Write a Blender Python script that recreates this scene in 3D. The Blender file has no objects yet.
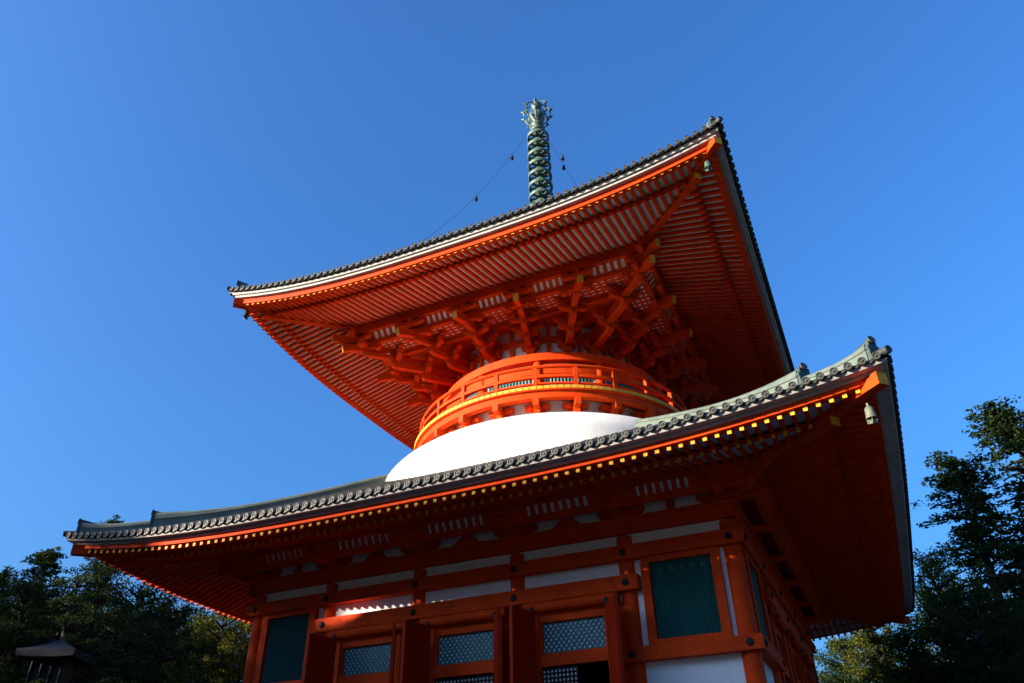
import bpy, math, random
from math import sin, cos, pi, radians, sqrt, hypot, atan2
from mathutils import Vector, Matrix

# ------------------------------------------------------------------ camera
sc = bpy.context.scene
COL = sc.collection
CAM = Vector((16.1945, -42.4919, 1.6))
cam_data = bpy.data.cameras.new("camera")
cam = bpy.data.objects.new("camera", cam_data)
COL.objects.link(cam)
sc.camera = cam
cam_data.sensor_width = 36.0
cam_data.lens = 759.56 / 1024 * 36.0
cam_data.clip_end = 2000
cam.matrix_world = (Matrix.Translation(CAM) @ Matrix.Rotation(0.42227, 4, 'Z')
                    @ Matrix.Rotation(pi / 2 + 0.58090, 4, 'X') @ Matrix.Rotation(-0.021603, 4, 'Z'))

# ------------------------------------------------------------------ sky, sun, exposure
SUN_AZ, SUN_EL = radians(226), math.atan(0.250)
world = bpy.data.worlds.new("World")
sc.world = world
world.use_nodes = True
wn = world.node_tree
sky = wn.nodes.new('ShaderNodeTexSky')
sky.sky_type = 'NISHITA'
sky.sun_disc = False
sky.sun_elevation = SUN_EL
sky.sun_rotation = SUN_AZ
sky.altitude = 0
sky.air_density = 1.3
sky.dust_density = 5.0
sky.ozone_density = 10.0
wn.links.new(sky.outputs[0], wn.nodes['Background'].inputs[0])
wn.nodes['Background'].inputs[1].default_value = 0.128
sun_d = bpy.data.lights.new("sun", 'SUN')
sun_d.energy = 4.9
sun_d.angle = radians(0.53)
sun_d.color = (1.0, 0.87, 0.70)
sun = bpy.data.objects.new("sun", sun_d)
COL.objects.link(sun)
SUN = Vector((sin(SUN_AZ) * cos(SUN_EL), cos(SUN_AZ) * cos(SUN_EL), sin(SUN_EL)))
sun.rotation_euler = SUN.to_track_quat('Z', 'Y').to_euler()
sun.location = SUN * 120
vs = sc.view_settings
vs.view_transform = 'Standard'
vs.look = 'None'
vs.exposure = 1.65
vs.gamma = 1.0
vs.use_curve_mapping = False
sc.cycles.max_bounces = 8
sc.cycles.diffuse_bounces = 4

# ------------------------------------------------------------------ materials
def mat(name, col, rough=0.6, var=0.12, scale=3.0, col2=None, stretch=(1, 1, 1), bump=0.0, metal=0.0, spec=0.5,
        fine=0.0, fine_stretch=(1, 1, 1)):
    m = bpy.data.materials.new(name)
    m.use_nodes = True
    nt = m.node_tree
    b = nt.nodes['Principled BSDF']
    tc = nt.nodes.new('ShaderNodeTexCoord')
    mp = nt.nodes.new('ShaderNodeMapping')
    mp.inputs['Scale'].default_value = stretch
    nz = nt.nodes.new('ShaderNodeTexNoise')
    nz.inputs['Scale'].default_value = scale
    nz.inputs['Detail'].default_value = 6
    nz.inputs['Roughness'].default_value = 0.65
    nt.links.new(tc.outputs['Object'], mp.inputs[0])
    nt.links.new(mp.outputs[0], nz.inputs['Vector'])
    rp = nt.nodes.new('ShaderNodeValToRGB')
    rp.color_ramp.elements[0].position = 0.3
    rp.color_ramp.elements[1].position = 0.7
    if col2 is None:
        col2 = tuple(min(1, c * (1 + var)) for c in col)
        col1 = tuple(c * (1 - var) for c in col)
    else:
        col1 = col
    rp.color_ramp.elements[0].color = (*col1, 1)
    rp.color_ramp.elements[1].color = (*col2, 1)
    nt.links.new(nz.outputs['Fac'], rp.inputs[0])
    if fine:
        mp2 = nt.nodes.new('ShaderNodeMapping')
        mp2.inputs['Scale'].default_value = fine_stretch
        nt.links.new(tc.outputs['Object'], mp2.inputs[0])
        n2 = nt.nodes.new('ShaderNodeTexNoise')
        n2.inputs['Scale'].default_value = 6.0
        n2.inputs['Detail'].default_value = 8
        n2.inputs['Roughness'].default_value = 0.7
        nt.links.new(mp2.outputs[0], n2.inputs['Vector'])
        mr = nt.nodes.new('ShaderNodeMapRange')
        mr.inputs['From Min'].default_value = 0.3
        mr.inputs['From Max'].default_value = 0.7
        mr.inputs['To Min'].default_value = 1 - fine
        mr.inputs['To Max'].default_value = 1 + fine * 0.5
        nt.links.new(n2.outputs['Fac'], mr.inputs['Value'])
        mx = nt.nodes.new('ShaderNodeMix')
        mx.data_type = 'RGBA'
        mx.blend_type = 'MULTIPLY'
        mx.inputs['Factor'].default_value = 1.0
        nt.links.new(rp.outputs[0], mx.inputs['A'])
        nt.links.new(mr.outputs[0], mx.inputs['B'])
        nt.links.new(mx.outputs['Result'], b.inputs['Base Color'])
    else:
        nt.links.new(rp.outputs[0], b.inputs['Base Color'])
    b.inputs['Roughness'].default_value = rough
    b.inputs['Metallic'].default_value = metal
    b.inputs['Specular IOR Level'].default_value = spec
    if bump:
        bp = nt.nodes.new('ShaderNodeBump')
        bp.inputs['Strength'].default_value = bump
        bp.inputs['Distance'].default_value = 0.05
        nt.links.new(nz.outputs['Fac'], bp.inputs['Height'])
        nt.links.new(bp.outputs[0], b.inputs['Normal'])
    return m

M = {}
M['red'] = mat('vermilion_paint', (0.62, 0.049, 0.004), 0.65, 0.20, 0.9, bump=0.05, spec=0.08, fine=0.22, fine_stretch=(1, 1, 2))
M['rafter'] = mat('vermilion_rafter_paint', (0.62, 0.043, 0.004), 0.7, 0.22, 1.3, spec=0.06, fine=0.2)
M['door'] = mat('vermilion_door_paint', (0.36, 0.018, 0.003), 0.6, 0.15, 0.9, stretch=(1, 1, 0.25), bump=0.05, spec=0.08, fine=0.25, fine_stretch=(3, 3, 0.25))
M['white'] = mat('white_plaster', (0.76, 0.74, 0.72), 0.85, 0.05, 0.7, bump=0.05, fine=0.10, fine_stretch=(1, 1, 0.4))
M['eave'] = mat('weathered_white_eave_board', (0.38, 0.36, 0.335), 0.85, 0.14, 0.9, fine=0.3, fine_stretch=(0.6, 0.6, 2))
M['dome'] = mat('white_dome_plaster', (0.68, 0.66, 0.61), 0.85, 0.04, 0.5, bump=0.05, fine=0.10, fine_stretch=(0.7, 0.7, 0.12))
M['board'] = mat('white_soffit_board', (0.62, 0.58, 0.53), 0.85, 0.12, 0.8, fine=0.2)
M['yellow'] = mat('ochre_yellow_paint', (0.72, 0.35, 0.025), 0.6, 0.15, 2.0, fine=0.25, spec=0.2)
M['tile'] = mat('weathered_grey_tile', (0.016, 0.019, 0.015), 0.6, 0.3, 4.0, col2=(0.046, 0.046, 0.034), bump=0.2)
M['ridge'] = mat('pale_green_ridge_copper', (0.055, 0.080, 0.062), 0.6, 0.2, 1.5, col2=(0.115, 0.140, 0.108), bump=0.1)
M['teal'] = mat('dark_teal_paint', (0.006, 0.085, 0.080), 0.55, 0.15, 2.0)
M['lattice'] = mat('teal_lattice_paint', (0.010, 0.110, 0.125), 0.55, 0.15, 2.0)
M['paper'] = mat('pale_lattice_backing', (0.62, 0.74, 0.78), 0.9, 0.06, 2.0)
M['dark'] = mat('black_interior_shade', (0.012, 0.010, 0.010), 0.9, 0.2, 1.0)
M['blackwood'] = mat('black_lacquer_wood', (0.010, 0.008, 0.008), 0.6, 0.2, 3.0, spec=0.15)
M['iron'] = mat('dark_nail_metal', (0.012, 0.015, 0.012), 0.55, 0.2, 8.0, spec=0.2)
M['bronze'] = mat('verdigris_bronze', (0.022, 0.042, 0.030), 0.5, 0.2, 4.0, col2=(0.085, 0.145, 0.105), bump=0.3)
M['platebronze'] = mat('dark_green_end_plate', (0.012, 0.030, 0.026), 0.5, 0.25, 4.0, col2=(0.03, 0.06, 0.05))
M['bell'] = mat('bell_bronze', (0.07, 0.08, 0.055), 0.5, 0.2, 6.0, col2=(0.16, 0.165, 0.115))
M['belldark'] = mat('dark_bell_bronze', (0.02, 0.022, 0.02), 0.5, 0.2, 6.0, metal=0.3)
M['stone'] = mat('granite_base', (0.30, 0.29, 0.27), 0.85, 0.2, 2.0, bump=0.2)
M['gravel'] = mat('grey_gravel_ground', (0.11, 0.10, 0.08), 0.95, 0.2, 0.8, bump=0.2)
M['bark'] = mat('brown_bark', (0.018, 0.014, 0.010), 0.9, 0.3, 3.0, stretch=(3, 3, 0.4), bump=0.4)
M['wood'] = mat('dark_weathered_wood', (0.012, 0.009, 0.007), 0.85, 0.25, 1.5)
M['slate'] = mat('blue_grey_copper_roof', (0.005, 0.007, 0.011), 0.7, 0.2, 1.0, col2=(0.010, 0.013, 0.019), bump=0.1, spec=0.15)

def leaf_mat(name, c1, c2, c3):
    m = bpy.data.materials.new(name)
    m.use_nodes = True
    nt = m.node_tree
    b = nt.nodes['Principled BSDF']
    geo = nt.nodes.new('ShaderNodeNewGeometry')
    rp = nt.nodes.new('ShaderNodeValToRGB')
    e = rp.color_ramp.elements
    e[0].position, e[0].color = 0.0, (*c1, 1)
    e[1].position, e[1].color = 1.0, (*c3, 1)
    x = e.new(0.6)
    x.color = (*c2, 1)
    nt.links.new(geo.outputs['Random Per Island'], rp.inputs[0])
    nt.links.new(rp.outputs[0], b.inputs['Base Color'])
    b.inputs['Roughness'].default_value = 0.7
    b.inputs['Specular IOR Level'].default_value = 0.1
    tr = nt.nodes.new('ShaderNodeBsdfTranslucent')
    nt.links.new(rp.outputs[0], tr.inputs['Color'])
    mx = nt.nodes.new('ShaderNodeMixShader')
    mx.inputs[0].default_value = 0.3
    nt.links.new(b.outputs[0], mx.inputs[1])
    nt.links.new(tr.outputs[0], mx.inputs[2])
    nt.links.new(mx.outputs[0], nt.nodes['Material Output'].inputs[0])
    return m

M['leaf_dark'] = leaf_mat('dark_evergreen_foliage', (0.010, 0.022, 0.006), (0.019, 0.036, 0.007), (0.036, 0.050, 0.007))
M['leaf_olive'] = leaf_mat('olive_foliage', (0.014, 0.026, 0.005), (0.030, 0.046, 0.006), (0.066, 0.072, 0.007))
M['leaf_sunlit'] = leaf_mat('sunlit_tint_foliage', (0.022, 0.036, 0.005), (0.060, 0.074, 0.006), (0.13, 0.125, 0.008))  # yellow-green puts sunlight into the leaf colour, even on shaded trees

# ------------------------------------------------------------------ mesh builder
class MB:
    def __init__(s):
        s.v, s.f, s.m, s.smooth = [], [], [], []

    def add(s, vs, fs, mi=0, smooth=False):
        o = len(s.v)
        s.v.extend(tuple(p) for p in vs)
        for f in fs:
            s.f.append(tuple(i + o for i in f))
            s.m.append(mi)
            s.smooth.append(smooth)

    def hexa(s, p, mi=0, cap=None):
        """p: 4 bottom then 4 top points; cap = material index of the face p0 p1 p5 p4"""
        fs = [(0, 3, 2, 1), (4, 5, 6, 7), (0, 1, 5, 4), (1, 2, 6, 5), (2, 3, 7, 6), (3, 0, 4, 7)]
        s.add(p, fs, mi)
        if cap is not None:
            s.m[-4] = cap

    def box(s, x0, x1, y0, y1, z0, z1, mi=0, cap=None):
        s.hexa([(x0, y0, z0), (x1, y0, z0), (x1, y1, z0), (x0, y1, z0),
                (x0, y0, z1), (x1, y0, z1), (x1, y1, z1), (x0, y1, z1)], mi, cap)

    def bar(s, a, b, w, h, mi=0, cap=None, up=(0, 0, 1), taper=1.0):
        """box beam from a to b (a = end that takes cap), centred section w x h"""
        a, b = Vector(a), Vector(b)
        d = (b - a).normalized()
        r = d.cross(Vector(up)).normalized()
        u = r.cross(d)
        r2, u2 = r * w / 2, u * h / 2
        p = [a + r2 * -1 - u2, a + r2 - u2, b + r2 * taper - u2, b - r2 * taper - u2,
             a - r2 + u2, a + r2 + u2, b + r2 * taper + u2, b - r2 * taper + u2]
        s.hexa([tuple(q) for q in p], mi, cap)

    def tube(s, pts, rad, n=8, mi=0, caps=True, smooth=True):
        pts = [Vector(p) for p in pts]
        rad = rad if isinstance(rad, (list, tuple)) else [rad] * len(pts)
        rings = []
        ref = Vector((0, 0, 1))
        for i, p in enumerate(pts):
            d = (pts[min(i + 1, len(pts) - 1)] - pts[max(i - 1, 0)]).normalized()
            r = d.cross(ref)
            if r.length < 1e-3:
                r = d.cross(Vector((1, 0, 0)))
            r.normalize()
            u = r.cross(d)
            rings.append([p + (r * cos(2 * pi * k / n) + u * sin(2 * pi * k / n)) * rad[i] for k in range(n)])
        vs = [q for R in rings for q in R]
        fs = []
        for i in range(len(pts) - 1):
            for k in range(n):
                fs.append((i * n + k, i * n + (k + 1) % n, (i + 1) * n + (k + 1) % n, (i + 1) * n + k))
        s.add(vs, fs, mi, smooth)
        if caps:
            s.add(rings[0], [tuple(range(n))][::-1], mi)
            s.add(rings[-1], [tuple(range(n))], mi)

    def lathe(s, prof, n=48, cx=0, cy=0, mi=0, smooth=True, a0=0.0):
        vs = []
        for r, z in prof:
            for k in range(n):
                t = a0 + 2 * pi * k / n
                vs.append((cx + r * cos(t), cy + r * sin(t), z))
        fs = []
        for i in range(len(prof) - 1):
            for k in range(n):
                fs.append((i * n + k, i * n + (k + 1) % n, (i + 1) * n + (k + 1) % n, (i + 1) * n + k))
        s.add(vs, fs, mi, smooth)

    def ring(s, r0, r1, z0, z1, n=96, mi=0, smooth=True):
        s.lathe([(r1, z0), (r1, z1)], n, mi=mi, smooth=smooth)
        s.lathe([(r1, z1), (r0, z1)], n, mi=mi, smooth=False)
        s.lathe([(r0, z1), (r0, z0)], n, mi=mi, smooth=smooth)
        s.lathe([(r0, z0), (r1, z0)], n, mi=mi, smooth=False)

    def sweep(s, sec, lift, n=48, mi=0, close=True):
        """sec: list of (d, z); swept along the front side from hip to hip, mitred at both ends"""
        vs = []
        for i in range(n + 1):
            t = -1 + 2 * i / n
            for d, z in sec:
                vs.append((t * d, -d, z + lift(t * d)))
        k = len(sec)
        fs = []
        rng = k if close else k - 1
        for i in range(n):
            for j in range(rng):
                j2 = (j + 1) % k
                fs.append((i * k + j, (i + 1) * k + j, (i + 1) * k + j2, i * k + j2))
        s.add(vs, fs, mi)

    def mesh(s, name, mats):
        me = bpy.data.meshes.new(name)
        me.from_pydata(s.v, [], s.f)
        for m in (mats if isinstance(mats, (list, tuple)) else [mats]):
            me.materials.append(m)
        me.polygons.foreach_set('material_index', s.m)
        me.polygons.foreach_set('use_smooth', s.smooth)
        me.update()
        return me

    def build(s, name, mats, parent=None, rot=0.0):
        o = bpy.data.objects.new(name, s.mesh(name, mats))
        COL.objects.link(o)
        if parent:
            o.parent = parent
        if rot:
            o.rotation_euler = (0, 0, rot)
        return o

def dup(o, parent, rot=None, loc=None):
    c = o.copy()
    COL.objects.link(c)
    c.parent = parent
    if rot is not None:
        c.rotation_euler = (0, 0, rot)
    if loc is not None:
        c.location = loc
    for ch in list(o.children):
        dup(ch, c)
    return c

def empty(name, loc=(0, 0, 0)):
    o = bpy.data.objects.new(name, None)
    COL.objects.link(o)
    o.location = loc
    o.empty_display_size = 0.3
    return o

def tag(o, label, cat, group=None):
    o['label'] = label
    o['category'] = cat
    if group:
        o['group'] = group
    return o

# ------------------------------------------------------------------ ground
g = MB()
g.add([(-900, -900, 0), (900, -900, 0), (900, 900, 0), (-900, 900, 0)], [(0, 1, 2, 3)])
o = g.build('ground', M['gravel'])
o['kind'] = 'structure'

# ------------------------------------------------------------------ the pagoda
A = 11.8
PX = [-11.8, -7.45, -2.487, 2.487, 7.45, 11.8]
pagoda = empty('pagoda')
tag(pagoda, 'vermilion two storey pagoda with flared tiled roofs, white dome and bronze spire', 'pagoda')

b = MB()
b.box(-14.6, 14.6, -14.6, 14.6, 0.0, 0.35)
b.box(-14.2, 14.2, -14.2, 14.2, 0.35, 0.98)
b.build('stone_base', M['stone'], pagoda)

# ---- roofs ------------------------------------------------------------------------
class Roof:
    pass

L = Roof()
L.C, L.p = 1.05, 3.1; L.ref = 18.5
L.F, L.K, L.P = 17.98, 16.30, 13.35
L.zF, L.zKf, L.zKb, L.zP = 12.715, 13.21, 12.97, 13.99
L.rh, L.rw = 0.18, 0.145
L.top = 7.6
L.E = 18.71
L.zE = 13.32
L.prof = lambda t: 0.50 * t + 0.003 * t * t
U = Roof()
U.C, U.p = 1.45, 2.8; U.ref = 15.1
U.F, U.K, U.P = 14.66, 13.30, 9.62
U.zF, U.zKf, U.zKb, U.zP = 28.36, 28.80, 28.50, 29.55
U.rh, U.rw = 0.165, 0.165
U.top = 1.3
U.E = 15.36
U.zE = 29.12
U.prof = lambda t: 0.42 * t + 0.016 * t * t
for R in (L, U):
    R.lift = (lambda R: lambda x: R.C * (abs(x) / R.ref) ** R.p)(R)
    R.fade = (lambda R: lambda d: max(0.0, (d - R.P) / (R.F - R.P)))(R)
    R.tfade = (lambda R: lambda d: max(0.0, min(1.0, (d - R.top) / (R.E - R.top))) ** 1.3)(R)
    R.rz = (lambda R: lambda x, d: R.zE + R.prof(R.E - d) + R.lift(x) * R.tfade(d))(R)
    # underside heights (bottom of the rafters)
    R.zb = (lambda R: lambda x, d: R.zP + (R.zKb - R.zP) * (d - R.P) / (R.K + 0.12 - R.P) + R.lift(x) * R.fade(d))(R)
    R.zf = (lambda R: lambda x, d: R.zKf + (R.zF - R.zKf) * (d - R.K) / (R.F - R.K) + R.lift(x) * R.fade(d))(R)

RAF = {'flying_rafter': [], 'base_rafter': []}

def project_len(a, b):
    n = cam.matrix_world.inverted()
    pa, pb = n @ Vector(a), n @ Vector(b)
    if pa.z > -1 or pb.z > -1:
        return 0
    qa = Vector((pa.x / -pa.z, pa.y / -pa.z)); qb = Vector((pb.x / -pb.z, pb.y / -pb.z))
    if abs(qa.x) > 0.68 and abs(qb.x) > 0.68:
        return 0
    return (qa - qb).length / (-(pa.z + pb.z) / 2)

SIDE = [Matrix.Rotation(k * pi / 2, 4, 'Z') for k in range(4)]

def rafters(R, spacing):
    n = int((R.F - 0.35) / spacing)
    for k in range(4):
        for i in range(-n, n + 1):
            x = i * spacing
            ax = abs(x)
            h = R.rh
            w = R.rw / 2
            d0 = max(R.K - 0.35, ax + 0.12)
            if d0 < R.F - 0.15:
                d1 = R.F
                za, zb_ = R.zf(x, d1), R.zf(x, d0)
                P = [(x - w, -d1, za), (x + w, -d1, za), (x + w, -d0, zb_), (x - w, -d0, zb_),
                     (x - w, -d1, za + h), (x + w, -d1, za + h), (x + w, -d0, zb_ + h), (x - w, -d0, zb_ + h)]
                RAF['flying_rafter'].append((k, P, True))
            d0 = max(R.P - 0.35, ax + 0.12)
            d1 = R.K + 0.12
            if d0 < d1 - 0.15:
                za, zb_ = R.zb(x, d1), R.zb(x, d0)
                P = [(x - w, -d1, za), (x + w, -d1, za), (x + w, -d0, zb_), (x - w, -d0, zb_),
                     (x - w, -d1, za + h), (x + w, -d1, za + h), (x + w, -d0, zb_ + h), (x - w, -d0, zb_ + h)]
                RAF['base_rafter'].append((k, P, R is L))  # upper base tips capped red, not yellow, to read dark as if shaded

rafters(L, 0.428)
rafters(U, 0.430)
for kind, lst in RAF.items():
    sz = []
    for j, (k, P, _) in enumerate(lst):
        a = SIDE[k] @ Vector(P[0]); c = SIDE[k] @ Vector(P[3])
        vis = 1.0 if k == 0 else (0.8 if k == 1 else (0.5 if k == 3 else 0.0))
        sz.append((project_len(a, c) * vis, j))
    sz.sort(reverse=True)
    big = set(j for s_, j in sz[:100])
    rest = MB()
    for j, (k, P, ye) in enumerate(lst):
        if j in big:
            one = MB()
            one.hexa(P, 0, 1 if ye else 0)
            one.build(kind, [M['rafter'], M['yellow']], pagoda, k * pi / 2)
        else:
            rest.hexa([tuple(SIDE[k] @ Vector(q)) for q in P], 0, 1 if ye else 0)
    r_ = rest.build(kind, [M['rafter'], M['yellow']], pagoda)
    r_['kind'] = 'stuff'

def side_copy(o):
    for k in (1, 2, 3):
        dup(o, o.parent, k * pi / 2)

def roof(R, name, upper):
    root = None
    # tile field
    f = MB()
    nx, nd = 60, 14
    vs, fs = [], []
    for j in range(nd + 1):
        d = R.E + (R.top - R.E) * (j / nd) ** 0.9
        for i in range(nx + 1):
            x = (-1 + 2 * i / nx) * d
            vs.append((x, -d, R.rz(x, d)))
    for j in range(nd):
        for i in range(nx):
            a = j * (nx + 1) + i
            fs.append((a, a + 1, a + nx + 2, a + nx + 1))
    f.add(vs, fs, 0, True)
    # round tile rows
    sp = 0.447 if not upper else 0.455
    n = int((R.E - 0.3) / sp)
    for i in range(-n, n + 1):
        x = i * sp
        d_in = max(R.top + 0.1, abs(x) + 0.05)
        pts = []
        m = 10
        for j in range(m + 1):
            d = R.E + (d_in - R.E) * j / m
            pts.append((x, -d, R.rz(x, d)))
        vs, fs = [], []
        for p in pts:
            for q in range(6):
                t = pi * q / 5
                vs.append((p[0] + 0.115 * cos(t), p[1], p[2] + 0.02 + 0.115 * sin(t)))
        for j in range(m):
            for q in range(5):
                fs.append((j * 6 + q, (j + 1) * 6 + q, (j + 1) * 6 + q + 1, j * 6 + q + 1))
        f.add(vs, fs, 0, True)
    ob = f.build('roof_tile_field', M['tile'], pagoda)
    side_copy(ob)
    # eave edge tiles: round caps and hanging pan fronts
    c = MB()
    for i in range(-n, n + 1):
        x = i * sp
        z = R.zE + 0.05 + R.lift(x)
        y = -R.E
        N = 14
        for (ra, ya, rb, yb) in ((0.138, 0.3, 0.138, -0.07), (0.138, -0.07, 0.105, -0.075), (0.105, -0.075, 0.10, -0.045),
                                 (0.10, -0.045, 0.05, -0.045), (0.05, -0.045, 0.035, -0.075), (0.035, -0.075, 0.0, -0.08)):
            va = [(x + ra * cos(2 * pi * q / N), y + ya, z + ra * sin(2 * pi * q / N)) for q in range(N)]
            vb = [(x + rb * cos(2 * pi * q / N), y + yb, z + rb * sin(2 * pi * q / N)) for q in range(N)]
            c.add(va + vb, [(q, (q + 1) % N, N + (q + 1) % N, N + q) for q in range(N)], 0, False)
        if i < n:
            m = 6
            vs = []
            for q in range(m + 1):
                t = q / m
                xx = x + 0.10 + (sp - 0.20) * t
                zz = R.zE + R.lift(xx)
                sag = 0.04 * sin(pi * t)
                for (yy, dz) in ((-R.E + 0.02, -0.025 - sag * 1.7), (-R.E + 0.02, 0.06 - sag), (-R.E + 0.12, 0.06 - sag),
                                 (-R.E + 0.12, -0.025 - sag)):
                    vs.append((xx, yy, zz + dz))
            fs = []
            for q in range(m):
                for w in range(4):
                    fs.append((q * 4 + w, (q + 1) * 4 + w, (q + 1) * 4 + (w + 1) % 4, q * 4 + (w + 1) % 4))
            c.add(vs, fs, 0)
    ob = c.build('eave_tiles', M['tile'], pagoda)
    side_copy(ob)
    # pale eave boards, red fascia
    e = MB()
    fa = MB()
    if not upper:
        e.sweep([(18.20, 13.155), (18.58, 13.155), (18.63, 13.245), (18.20, 13.245)], R.lift)
        e.sweep([(18.02, 13.06), (18.26, 13.07), (18.29, 13.148), (18.02, 13.148)], R.lift)
        fa.sweep([(17.72, 12.905), (18.10, 12.885), (18.12, 13.08), (17.72, 13.08)], R.lift)
    else:
        e.sweep([(14.90, 28.885), (15.12, 28.885), (15.17, 29.05), (14.90, 29.05)], R.lift)
        e.sweep([(14.66, 28.735), (14.99, 28.745), (15.02, 28.88), (14.66, 28.88)], R.lift)
        fa.sweep([(14.40, 28.57), (14.72, 28.585), (14.80, 28.76), (14.40, 28.76)], R.lift)
        fa.sweep([(14.40, 28.44), (14.76, 28.43), (14.78, 28.56), (14.40, 28.56)], R.lift)
    ob = e.build('eave_board', M['eave'], pagoda)
    side_copy(ob)
    ob = fa.build('fascia', M['red'], pagoda)
    side_copy(ob)
    # beam on the tips of the base rafters
    kb = MB()
    vs = []
    kb.sweep([(R.K - 0.18, R.zb(0, R.K) + R.rh + 0.003), (R.K + 0.08, R.zb(0, R.K) + R.rh + 0.003),
              (R.K + 0.08, R.zf(0, R.K) + 0.04), (R.K - 0.18, R.zf(0, R.K) + 0.06)],
             lambda x: R.lift(x) * R.fade(R.K))
    ob = kb.build('rafter_tip_beam', M['rafter'], pagoda)
    side_copy(ob)
    # white soffit boards above both rafter rows
    s = MB()
    for fn, da, db in ((R.zb, R.P - 0.5, R.K), (R.zf, R.K - 0.1, R.F - 0.15)):
        vs, fs = [], []
        nn, kk = 60, 4
        for j in range(kk + 1):
            d = da + (db - da) * j / kk
            for i in range(nn + 1):
                x = (-1 + 2 * i / nn) * d
                vs.append((x, -d, fn(x, d) + R.rh + 0.006))
        for j in range(kk):
            for i in range(nn):
                a = j * (nn + 1) + i
                fs.append((a, a + 1, a + nn + 2, a + nn + 1))
        s.add(vs, fs)
    ob = s.build('soffit_board', M['board'], pagoda)
    side_copy(ob)
    # hip beams
    for k in range(4):
        h1 = MB()
        sF = R.F + 0.36
        dg = (1 / sqrt(2)) * 0.21
        def hipbar(mb, s_out, s_in, zo, zi, w, h, cap=1):
            w2 = w / 2 / sqrt(2)
            P = [(s_out - w2, -s_out - w2, zo), (s_out + w2, -s_out + w2, zo), (s_in + w2, -s_in + w2, zi), (s_in - w2, -s_in - w2, zi)]
            P = P + [(p[0], p[1], p[2] + h) for p in P]
            mb.hexa(P, 0, cap)
        zo = R.zf(R.F, R.F) - (0.12 if not upper else 0.12)
        zi = R.zf(R.K, R.K) - 0.08
        hipbar(h1, sF, R.K - 0.6, zo, zi, 0.42, 0.44)
        h1.build('hip_rafter', [M['red'], M['yellow']], pagoda, k * pi / 2)
        h2 = MB()
        zo = R.zb(R.K, R.K) - 0.22
        zi = R.zb(R.P, R.P) - 0.18
        hipbar(h2, R.K + 0.35, R.P - 1.2, zo, zi + 0.1, 0.40, 0.42)
        h2.build('hip_rafter', [M['red'], M['yellow']], pagoda, k * pi / 2)
    # hip ridges: long main ridge with a stepped, lower ridge near the corner
    def ridge(s0, s1, w, hh, up, n=26):
        r = MB()
        vs = []
        prof = [(-w / 2, -0.25), (-w / 2 * 0.92, hh * 0.55), (-w / 2 * 1.06, hh * 0.56), (-w / 2 * 0.86, hh * 0.86),
                (-w * 0.28, hh), (0, hh + 0.07), (w * 0.28, hh), (w / 2 * 0.86, hh * 0.86), (w / 2 * 1.06, hh * 0.56),
                (w / 2 * 0.92, hh * 0.55), (w / 2, -0.25)]
        q = 1 / sqrt(2)
        K = len(prof)
        for i in range(n + 1):
            t = i / n
            sd = s0 + (s1 - s0) * t
            z0 = R.rz(sd, sd)
            g_ = 1 + up * max(0, (t - 0.45) / 0.55) ** 2.2
            for a, hz in prof:
                vs.append((sd + a * q, -sd + a * q, z0 + (hz * g_ if hz > 0 else hz)))
        fs = []
        for i in range(n):
            for j in range(K - 1):
                fs.append((i * K + j, i * K + j + 1, (i + 1) * K + j + 1, (i + 1) * K + j))
        fs.append(tuple(range(K))[::-1])
        fs.append(tuple(n * K + j for j in range(K)))
        r.add(vs, fs)
        # ogre-face end plate and a round cap tile on top of it
        ze = R.rz(s1, s1)
        hE = hh * (1 + up)
        for (aw, z_0, z_1) in ((w * 0.46, -0.1, hE * 0.55), (w * 0.50, hE * 0.551, hE * 0.75), (w * 0.36, hE * 0.751, hE * 1.0)):
            c0 = s1 + 0.02
            c1 = s1 + 0.12
            P = [(c1 - aw * q, -c1 - aw * q, ze + z_0), (c1 + aw * q, -c1 + aw * q, ze + z_0), (c0 + aw * q, -c0 + aw * q, ze + z_0), (c0 - aw * q, -c0 - aw * q, ze + z_0)]
            P = P + [(p[0], p[1], p[2] + z_1 - z_0) for p in P]
            r.hexa(P, 1)
        tz = ze + hE + 0.06
        r.tube([(s1 - 0.30, -s1 + 0.30, tz - 0.10), (s1 + 0.13, -s1 - 0.13, tz + 0.02)], 0.12, 12, 2)
        r.tube([(s1 + 0.12, -s1 - 0.12, tz + 0.017), (s1 + 0.15, -s1 - 0.15, tz + 0.025)], 0.15, 12, 2)
        return r
    if not upper:
        main = ridge(7.7, 16.0, 0.62, 0.47, 0.70)
        low = ridge(15.9, 18.25, 0.46, 0.44, 0.45, 12)
    else:
        main = ridge(1.4, 13.0, 0.55, 0.68, 0.18)
        low = ridge(12.9, 14.9, 0.42, 0.46, 0.35, 12)
    low.tube([(R.E - 0.6, -R.E + 0.6, R.rz(R.E - .6, R.E - .6) + 0.08), (R.E + 0.04, -R.E - 0.04, R.zE + R.lift(R.E) + 0.13)], 0.14, 12, 2)
    for rr in (main, low):
        ob = rr.build('hip_ridge', [M['ridge'], M['platebronze'], M['tile']], pagoda)
        side_copy(ob)

roof(L, 'lower', False)
roof(U, 'upper', True)

# ---- lower storey ------------------------------------------------------------------
def pillar(x, y):
    p = MB()
    p.lathe([(0.40, 1.0), (0.37, 4), (0.36, 12.22)], 24, x, y)
    p.lathe([(0.52, 0.98), (0.52, 1.08), (0.43, 1.2)], 24, x, y)
    return p.build('pillar', M['red'], pagoda)

for x in PX:
    pillar(x, -A)
    pillar(x, A)
for y in PX[1:-1]:
    pillar(A, y)
    pillar(-A, y)

no_lift = lambda x: 0.0

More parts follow.
